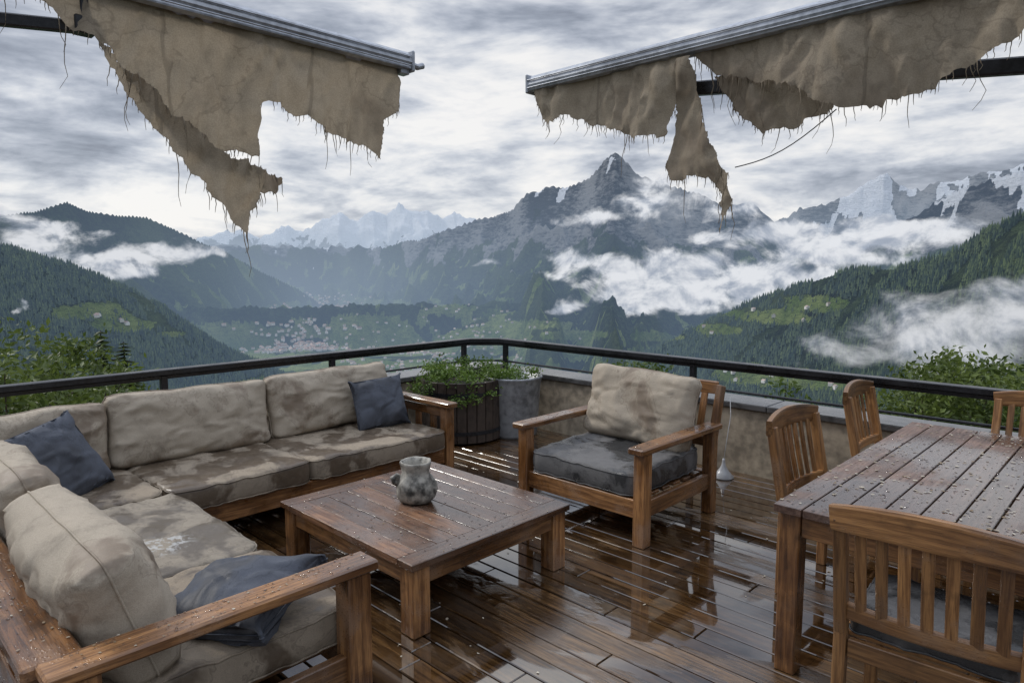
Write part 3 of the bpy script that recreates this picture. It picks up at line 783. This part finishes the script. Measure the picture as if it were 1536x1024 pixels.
M_leaf2 = leafmat('bush_leaf', (.04, .068, .016), (.20, .26, .055))
M_herb = leafmat('herb_leaf', (.05, .10, .015), (.20, .30, .055))
M_bark = simple('bark', (.06, .045, .035), .9, 30, .5)
pl = empty('wooden_planter')
mb = MB(); pc = (.10, -.42)
for i in range(26):
    a = 2*math.pi*i/26
    R = Matrix.Rotation(a, 3, 'Z')
    mb.box((pc[0]+.40*math.cos(a), pc[1]+.40*math.sin(a), .32), (.03, .092, .60), R, .004)
mb.obj('staves', M_barrel, pl)
mb = MB()
for z in (.12, .50): lathe(mb, [(.418, z-.018), (.421, z-.018), (.421, z+.018), (.418, z+.018)], (pc[0], pc[1], 0), 48)
mb.obj('hoops', M_dark, pl)
mb = MB(); lathe(mb, [(.38, .02), (.38, .56), (.05, .58)], (pc[0], pc[1], 0), 30); mb.obj('soil', M_soil, pl)
tub = empty('metal_tub')
mb = MB(); tc = (.42, .02)
lathe(mb, [(.24, 0), (.25, .03), (.285, .55), (.298, .60), (.305, .615), (.298, .628), (.285, .62), (.27, .56), (.02, .55)], (tc[0], tc[1], 0), 48)
mb.obj('tub', M_galv, tub, True)
mb = MB()
cs = []
for i in range(75):
    a = random.uniform(0, 6.28); r = math.sqrt(random.random())*.44
    cs.append((pc[0]+r*math.cos(a), pc[1]+r*math.sin(a), .66+random.uniform(-.05, .10)-(.10 if r > .38 else 0)))
for i in range(22):
    a = random.uniform(0, 6.28); r = math.sqrt(random.random())*.26
    cs.append((tc[0]+r*math.cos(a), tc[1]+r*math.sin(a), .655+random.uniform(-.04, .03)))
for i in range(12):
    a = random.uniform(3.6, 5.9); cs.append((pc[0]+.46*math.cos(a), pc[1]+.46*math.sin(a), .53+random.uniform(-.08, .05)))
leaf_cloud(mb, cs, 42, .042, .018, 0, .8)
mb.obj('herb_plant', M_herb)

# ------------------------------------------------------------------ trees just beyond the railing
def broadleaf(name, az, r, ztop, crown_r, nclu, mat, seed, leaf=.05):
    random.seed(seed)
    H = crown_r*1.25
    base = P(az, r, -11.0); top = P(az, r, ztop-H)
    mb = MB()
    pts = [base+(top-base)*t+Vector((math.sin(t*5+seed)*.2, math.cos(t*4)*.2, 0)) for t in [i/8 for i in range(9)]]
    mb.tube(pts, [.22*(1-.85*i/8) for i in range(9)], 8, False, 0)
    cs = []
    for i in range(nclu):
        while True:
            q = Vector((random.uniform(-1, 1), random.uniform(-1, 1), random.uniform(-1, 1)))
            if .35 < q.length < 1: break
        k = 1+.35*mn.noise(Vector((q.x*2+seed, q.y*2, q.z*2)))
        c = Vector((top.x+q.x*crown_r*k, top.y+q.y*crown_r*k, top.z+q.z*H*k))
        cs.append(c)
    for c in cs[:45]:
        s = pts[random.choice((5, 6, 7, 8))]
        mid = (s+c)/2+Vector((0, 0, .1))
        mb.tube([s, mid, c], [.04, .022, .007], 5, False, 0)
    leaf_cloud(mb, cs, 75, .16, leaf, 1)
    mb.obj(name, [M_bark, mat])
broadleaf('deciduous_tree', -36.8, 10, 1.05, 1.15, 130, M_leaf2, 3, .050)
broadleaf('deciduous_tree', -33.6, 13, .50, 1.2, 140, M_leaf2, 4, .055)
broadleaf('deciduous_tree', 33.0, 11.5, .62, 1.0, 120, M_leaf2, 6, .050)
broadleaf('deciduous_tree', 36.8, 14, .3, 1.5, 130, M_leaf2, 7, .055)
broadleaf('deciduous_tree', 10.8, 13, .02, .8, 60, M_leaf, 8)
broadleaf('deciduous_tree', 22.6, 13, -.45, .9, 50, M_leaf, 9)
def conifer(name, az, r, ztop, H, rad, seed):
    random.seed(seed); mb = MB()
    t = P(az, r, ztop)
    mb.tube([t-Vector((0, 0, H)), t-Vector((0, 0, H*.5)), t], [.2, .12, .01], 8, False, 0)
    n = 60
    for i in range(n):
        f = (i+.4)/n; z = t.z-f*H; L = rad*(f**.85)*random.uniform(.8, 1.15)+.04
        for k in range(8+int(f*8)):
            a = random.uniform(0, 6.28); l = L*random.uniform(.7, 1.1)
            d = Vector((math.cos(a), math.sin(a), -.22-.2*f)); s = Vector((t.x, t.y, z))
            mb.tube([s, s+d*l], [.012, .004], 4, False, 0)
            for j in range(12):
                p = s+d*l*(j+1)/12; w = .20*(1-j/15)*(.6+f)
                for sg in (-1, 1):
                    q = p+Vector((-math.sin(a)*sg, math.cos(a)*sg, -.35))*w
                    mb.add([p, p+d*.07, q+d*.10, q+d*.03], [(0, 1, 2, 3)], None, random.random(), 1)
    mb.obj(name, [M_bark, M_con])
conifer('spruce_tree', -31.2, 24, -.15, 8, 2.6, 12)
conifer('spruce_tree', -29.8, 30, -1.1, 8, 2.6, 13)
random.seed(77)

# ------------------------------------------------------------------ awnings
def canvas(name, poly, plane, val, parent, amp=.05, ztop=2.95, hair=1.0, seed=0, lean=0.0):
    pts = []
    n = len(poly); torn = []
    for i in range(n):
        a = Vector(poly[i]); b = Vector(poly[(i+1) % n]); L = (b-a).length
        k = max(1, int(L/.014)); nrm = Vector((-(b-a).y, (b-a).x)).normalized() if L > 0 else Vector((0, 1))
        hz = abs((b-a).x)/(L+1e-9)
        top = a.y > 2.80 and b.y > 2.80
        for j in range(k):
            p = a+(b-a)*j/k
            if not top:
                w = (mn.noise(Vector((p.x*12+seed, p.y*12, 0)))*.020+mn.noise(Vector((p.x*70, p.y*70, seed)))*.013+random.uniform(-.003, .003))*(.35+.85*hz)
                p = p+nrm*w
            pts.append(p); torn.append(not top)
    nb = len(pts)
    xs = [p.x for p in pts]; ys = [p.y for p in pts]
    allp = list(pts); g = .022
    pa = np.array([[p.x, p.y] for p in pts])
    def inside(x, y):
        c = False; j = nb-1
        for i in range(nb):
            if (ys[i] > y) != (ys[j] > y) and x < (xs[j]-xs[i])*(y-ys[i])/(ys[j]-ys[i]+1e-12)+xs[i]: c = not c
            j = i
        return c
    x = min(xs)
    while x < max(xs):
        y = min(ys)
        while y < max(ys):
            px, py = x+random.uniform(-.004, .004), y+random.uniform(-.004, .004)
            if inside(px, py) and ((pa-np.array([px, py]))**2).sum(1).min() > .00010: allp.append(Vector((px, py)))
            y += g
        x += g
    r = geometry.delaunay_2d_cdt(allp, [], [list(range(nb))], 1, 1e-5)
    def to3(s, z):
        dep = max(0, ztop-z)
        o = amp*math.sin(s*7.5+seed)*min(1, dep*2.2)+amp*.9*mn.noise(Vector((s*4+seed, z*1.6, 1)))*min(1, dep*4+.2)
        rg = 1-abs(mn.noise(Vector((s*6+z*2+seed, z*2.2-s*1.0, 3))))*2.2
        o += max(0, rg)*.042*min(1, dep*5+.2)
        rg = 1-abs(mn.noise(Vector((s*9-z*4+seed, z*3+s*2.0, 8))))*2.6
        o -= max(0, rg)*.030*min(1, dep*6+.1)
        rg = 1-abs(mn.noise(Vector((s*15+seed, z*1.8, 18))))*2.6
        o -= max(0, rg)*.018*min(1, dep*6+.1)
        o += mn.noise(Vector((s*22, z*14, seed)))*.006
        o += lean*dep
        return (val+o, s, z) if plane == 'x' else (s, val+o, z)
    mb = MB()
    mb.add([to3(v.x, v.y) for v in r[0]], [tuple(f) for f in r[2]])
    for i, p in enumerate(pts):
        if not torn[i]: continue
        q = pts[(i+1) % nb]
        horiz = abs(q.x-p.x)/((q-p).length+1e-6)
        if random.random() < .65*horiz*hair+.10:
            L = random.choice([.015, .02, .03, .04, .06, .09])*random.uniform(.5, 1.3)
            if random.random() < .09: L = random.uniform(.10, .26)
            base = Vector(to3(p.x, p.y))+Vector((0, 0, .004)); dx = random.uniform(-.30, .30); dy = random.uniform(-.2, .2); b = []
            for k in range(6):
                t = k/5; wv = mn.noise(Vector((p.x*9, t*2.5, seed)))*L*.18*t
                b.append(base+Vector((dx*L*t*(1-t*.5)+wv, dy*L*t+wv, -L*t)))
            mb.tube(b, [.0025, .0022, .0019, .0016, .0013, .0008], 4)
    return mb.obj(name, M_awn, parent, True)
aw = empty('torn_awning')
mb = MB()
def housing(mb, a, b, ax):
    prof = [(-.050, -.045), (-.058, -.01), (-.05, .03), (-.02, .052), (.02, .052), (.05, .03), (.058, -.01), (.048, -.03), (.052, -.045), (.02, -.052), (.012, -.038), (-.012, -.038), (-.02, -.052)]
    n = len(prof); vs = []
    for t in (a, b):
        for (u, v) in prof:
            vs.append((2.0-.0+u, t, 2.93+v) if ax == 'y' else (t, -1.64+u, 2.93+v))
    fs = [(i, (i+1) % n, n+(i+1) % n, n+i) for i in range(n)]+[tuple(range(n))[::-1], tuple(range(n, 2*n))]
    mb.add(vs, fs)
housing(mb, -2.52, -8.0, 'y')
mb.box((2.0, -2.512, 2.928), (.125, .02, .118), None, .006)
mb.tube([(2.0, -2.51, 2.925), (2.0, -2.44, 2.92), (2.0, -2.40, 2.935)], .018, 10)
mb.box((2.0, -2.55, 2.88), (.06, .06, .05), None, .004)
for t in (-.03, .018): mb.tube([(2.0+.06, -2.53, 2.93+t), (2.06, -8, 2.93+t)], .004, 6)
mb.obj('front_bar', M_alu, aw)
mb = MB(); mb.beam((1.97, -4.18, 2.735), (1.45, -5.8, 2.66), .04, .05, .006); mb.box((1.98, -4.17, 2.74), (.07, .08, .07), None, .006)
mb.beam((2.0, -4.17, 2.74), (2.0, -4.17, 2.9), .02, .03)
mb.obj('folding_arm', M_dark, aw)
canvas('canvas', [(-5.2, 2.9), (-4.55, 2.88), (-4.32, 2.80), (-4.23, 2.71), (-4.09, 2.66), (-3.99, 2.50), (-3.86, 2.36), (-3.72, 2.27), (-3.63, 2.29), (-3.53, 2.32), (-3.44, 2.29), (-3.445, 2.50), (-3.41, 2.56), (-3.24, 2.52), (-2.92, 2.44), (-2.77, 2.43), (-2.71, 2.36), (-2.695, 2.58), (-2.60, 2.64), (-2.57, 2.89)], 'x', 1.99, aw, .055, 2.93, 1.3, 1.0)
canvas('canvas_strip', [(-4.14, 2.67), (-4.03, 2.49), (-3.89, 2.30), (-3.75, 2.12), (-3.63, 1.97), (-3.56, 1.90), (-3.53, 2.01), (-3.47, 2.12), (-3.39, 2.11), (-3.34, 2.19), (-3.61, 2.26), (-3.80, 2.38), (-3.98, 2.56)], 'x', 2.06, aw, .03, 2.8, 1.0, 4.0)
aw2 = empty('torn_awning')
mb = MB(); housing(mb, 2.20, 9.0, 'x')
mb.box((2.19, -1.64, 2.928), (.02, .125, .118), None, .006)
mb.tube([(2.19, -1.64, 2.91), (2.14, -1.64, 2.90)], .014, 8)
for t in (-.03, .018): mb.tube([(2.2, -1.70, 2.93+t), (9, -1.70, 2.93+t)], .004, 6)
mb.obj('front_bar', M_alu, aw2)
mb = MB(); mb.beam((3.28, -1.56, 2.73), (6.2, -.82, 2.56), .05, .075, .008); mb.box((3.28, -1.58, 2.76), (.10, .08, .10), None, .008)
mb.beam((3.28, -1.6, 2.76), (3.28, -1.62, 2.9), .03, .04)
mb.obj('folding_arm', M_dark, aw2)
canvas('canvas', [(2.24, 2.90), (2.30, 2.70), (2.37, 2.64), (2.48, 2.71), (2.59, 2.65), (2.79, 2.58), (2.99, 2.50), (3.21, 2.47), (3.27, 2.63), (3.33, 2.89)], 'y', -1.66, aw2, .045, 2.93, 1.3, 7.0)
canvas('canvas_strip', [(3.30, 2.86), (3.26, 2.42), (3.23, 2.30), (3.27, 2.23), (3.51, 2.22), (3.60, 2.12), (3.62, 1.93), (3.655, 2.09), (3.65, 2.21), (3.57, 2.34), (3.46, 2.52), (3.38, 2.86)], 'y', -1.71, aw2, .05, 2.93, 1.4, 9.0)
canvas('canvas', [(3.36, 2.89), (3.48, 2.76), (3.72, 2.68), (3.95, 2.60), (4.10, 2.49), (4.32, 2.45), (4.33, 2.49), (4.42, 2.49), (4.62, 2.57), (4.81, 2.66), (5.3, 2.80), (6.2, 2.90)], 'y', -1.66, aw2, .055, 2.93, 1.0, 12.0)
canvas('canvas_flap', [(3.46, 2.76), (3.54, 2.62), (3.64, 2.52), (3.75, 2.42), (3.86, 2.44), (4.06, 2.50), (4.10, 2.60), (3.95, 2.72)], 'y', -1.58, aw2, .035, 2.8, 1.4, 15.0)
mb = MB(); pts = [Vector((3.60+.5*t, -1.60, 2.27+.22*t-.05*math.sin(t*3.14))) for t in [i/10 for i in range(11)]]
mb.tube(pts, .003, 5); mb.obj('loose_cord', M_dark, aw2)

# ------------------------------------------------------------------ small stuff
mb = MB()
lathe(mb, [(.085, 0), (.087, .008), (.05, .05), (.018, .10), (.012, .14), (.010, .16)], (2.72, .16, .002), 24)
mb.tube([(2.72, .16, .15), (2.722, .20, .32), (2.70, .30, .5), (2.66, .36, .64)], .003, 5)
mb.obj('plastic_funnel', simple('milky_plastic', (.45, .46, .47), .3, 20, .1), None, True)

def flakes(n, x0, x1, y0, y1, z, s0, s1):
    for i in range(n):
        x = random.uniform(x0, x1); y = random.uniform(y0, y1); s = random.uniform(s0, s1)
        k = random.randint(5, 7); a0 = random.uniform(0, 6.28); el = random.uniform(.4, .9)
        vs = []
        for j in range(k):
            a = a0+6.283*j/k; r = s*random.uniform(.6, 1.1)
            u = math.cos(a)*r; v = math.sin(a)*r*el
            vs.append((x+u*math.cos(a0)-v*math.sin(a0), y+u*math.sin(a0)+v*math.cos(a0), z+.0015+random.uniform(0, .25)*s))
        mb.add(vs, [tuple(range(k))], None, random.random())
mb = MB()
flakes(620, DX0, DX1, DY0, DY1, DZ, .004, .014); flakes(60, X0, X1, Y0, Y1, ZT, .003, .009)
flakes(260, -.3, 6, -5, .3, 0.001, .004, .012); flakes(14, .1, 1.1, -1.46, -1.38, .633, .003, .006)
flakes(40, 3.07, 3.18, -4.6, -3.6, .632, .003, .007); flakes(50, 1, 3, -4.71, -4.58, .624, .003, .008)
flakes(12, 2.97, 3.07, -1.6, -.7, .644, .003, .007)
m, nt, out = newmat('leaf_litter')
nt.links.new(bsdf(nt, mixc(nt, attr(nt, 'rnd'), (.20, .13, .06), (.55, .50, .40)), .6), out.inputs[0])
mb.obj('fallen_leaves', m)
mb = MB()
def drops(n, x0, x1, y0, y1, z, s0=.002, s1=.006):
    for i in range(n):
        x = random.uniform(x0, x1); y = random.uniform(y0, y1); s = random.uniform(s0, s1); el = random.uniform(.7, 1.4)
        vs = []; fs = []
        for (rr, zz) in ((1, 0), (.86, .28), (.5, .46)):
            for k in range(8): vs.append((x+s*rr*math.cos(k*.7854)*el, y+s*rr*math.sin(k*.7854), z+zz*s))
        vs.append((x, y, z+.52*s))
        for q in range(2):
            for k in range(8): fs.append((q*8+k, q*8+(k+1) % 8, q*8+8+(k+1) % 8, q*8+8+k))
        for k in range(8): fs.append((16+k, 16+(k+1) % 8, 24))
        mb.add(vs, fs)
drops(700, DX0, DX1, DY0, DY1, DZ); drops(420, X0, X1, Y0, Y1, ZT); drops(60, .1, 1.1, -1.46, -1.38, .632)
drops(140, 3.07, 3.18, -4.65, -3.6, .631); drops(110, 1, 3, -4.71, -4.58, .6225); drops(70, 2.97, 3.07, -1.6, -.7, .643); drops(60, 1.98, 2.08, -1.6, -.7, .643)
m, nt, out = newmat('water')
nt.links.new(bsdf(nt, (.9, .92, .95), .02, None, .5, **{'Transmission Weight': 1.0, 'IOR': 1.33}), out.inputs[0])
mb.obj('water_drops', m, None, True)

# ------------------------------------------------------------------ world, sun, camera
wd = bpy.data.worlds.new("World"); scn.world = wd; wd.use_nodes = True
nt = wd.node_tree; nt.nodes.clear()
out = nt.nodes.new('ShaderNodeOutputWorld')
saz, sel = -62.0, 38.0
sdir = Vector((FW[0]*math.cos(D(saz))+RT[0]*math.sin(D(saz)), FW[1]*math.cos(D(saz))+RT[1]*math.sin(D(saz)), 0)).normalized()
sdir = Vector((sdir.x*math.cos(D(sel)), sdir.y*math.cos(D(sel)), math.sin(D(sel))))
sky = node(nt, 'ShaderNodeTexSky', sky_type='NISHITA'); sky.sun_disc = False; sky.sun_elevation = D(sel); sky.sun_rotation = math.atan2(sdir.x, sdir.y)
g = node(nt, 'ShaderNodeTexCoord').outputs['Generated']
sp = node(nt, 'ShaderNodeSeparateXYZ', {0: g})
zc = mth(nt, 'MAXIMUM', sp.outputs[2], 0.0)
zz = mth(nt, 'ADD', zc, .34)
px = mth(nt, 'DIVIDE', sp.outputs[0], zz); py = mth(nt, 'DIVIDE', sp.outputs[1], zz)
v = node(nt, 'ShaderNodeCombineXYZ', {0: px, 1: py, 2: mth(nt, 'MULTIPLY', zc, 5.0)}).outputs[0]
big = tex(nt, v, 1.0, 2, .5, .2); det = tex(nt, v, 2.8, 8, .60, .2); det2 = tex(nt, vscale(nt, v, (1, 1, 1), (.06, -.06, -.12)), 2.8, 4, .58, .2)
s = mth(nt, 'ADD', mth(nt, 'MULTIPLY', big, .62), mth(nt, 'MULTIPLY', det, .38))
rel = mth(nt, 'MULTIPLY', mth(nt, 'SUBTRACT', det, det2), .70)
s = mth(nt, 'ADD', s, rel)
dv = node(nt, 'ShaderNodeVectorMath', {0: g, 1: tuple(Vector((FW[0]-.05, FW[1]-.06, .14)).normalized())}, operation='DOT_PRODUCT').outputs[1]
glow = mr(nt, dv, .79, 1.0, 0, .13)
low = mr(nt, zc, .02, .36, .08, -.06)
s = mth(nt, 'ADD', mth(nt, 'ADD', s, glow), low)
r = node(nt, 'ShaderNodeValToRGB', {0: s})
cr = r.color_ramp; cr.elements[0].position = .36; cr.elements[0].color = (.25, .275, .335, 1)
cr.elements[1].position = .78; cr.elements[1].color = (.95, .935, .92, 1)
for ps, c in ((.435, (.335, .37, .44)), (.51, (.46, .495, .57)), (.59, (.62, .65, .71)), (.67, (.80, .81, .835))):
    e = cr.elements.new(ps); e.color = (*c, 1)
ground = mr(nt, sp.outputs[2], -.12, -.01, 0, 1)
cloudc = mixc(nt, ground, (.16, .19, .22), r.outputs[0])
bg1 = node(nt, 'ShaderNodeBackground', {'Color': sky.outputs[0], 'Strength': .10}).outputs[0]
# overcast sky: the zenith is about three times as bright as the horizon
bg2 = node(nt, 'ShaderNodeBackground', {'Color': cloudc, 'Strength': mr(nt, zc, .38, .80, 1.0, 3.1)}).outputs[0]
nt.links.new(node(nt, 'ShaderNodeMixShader', {0: .93, 1: bg1, 2: bg2}).outputs[0], out.inputs[0])

sl = bpy.data.lights.new('sun', 'SUN'); sl.energy = 1.5; sl.angle = D(11); sl.color = (1, .95, .88)
so = bpy.data.objects.new('sun', sl); so.rotation_euler = sdir.to_track_quat('Z', 'Y').to_euler(); scn.collection.objects.link(so)

cam = bpy.data.cameras.new('camera'); cam.lens = 24; cam.sensor_width = 36; cam.clip_end = 80000; cam.clip_start = .05
co = bpy.data.objects.new('camera', cam); co.location = (5.31, -5.06, EYE); co.rotation_euler = (D(90-6.24), 0, D(44.03)); scn.collection.objects.link(co)
scn.camera = co
scn.view_settings.view_transform = 'Standard'; scn.view_settings.look = 'None'; scn.view_settings.exposure = 0
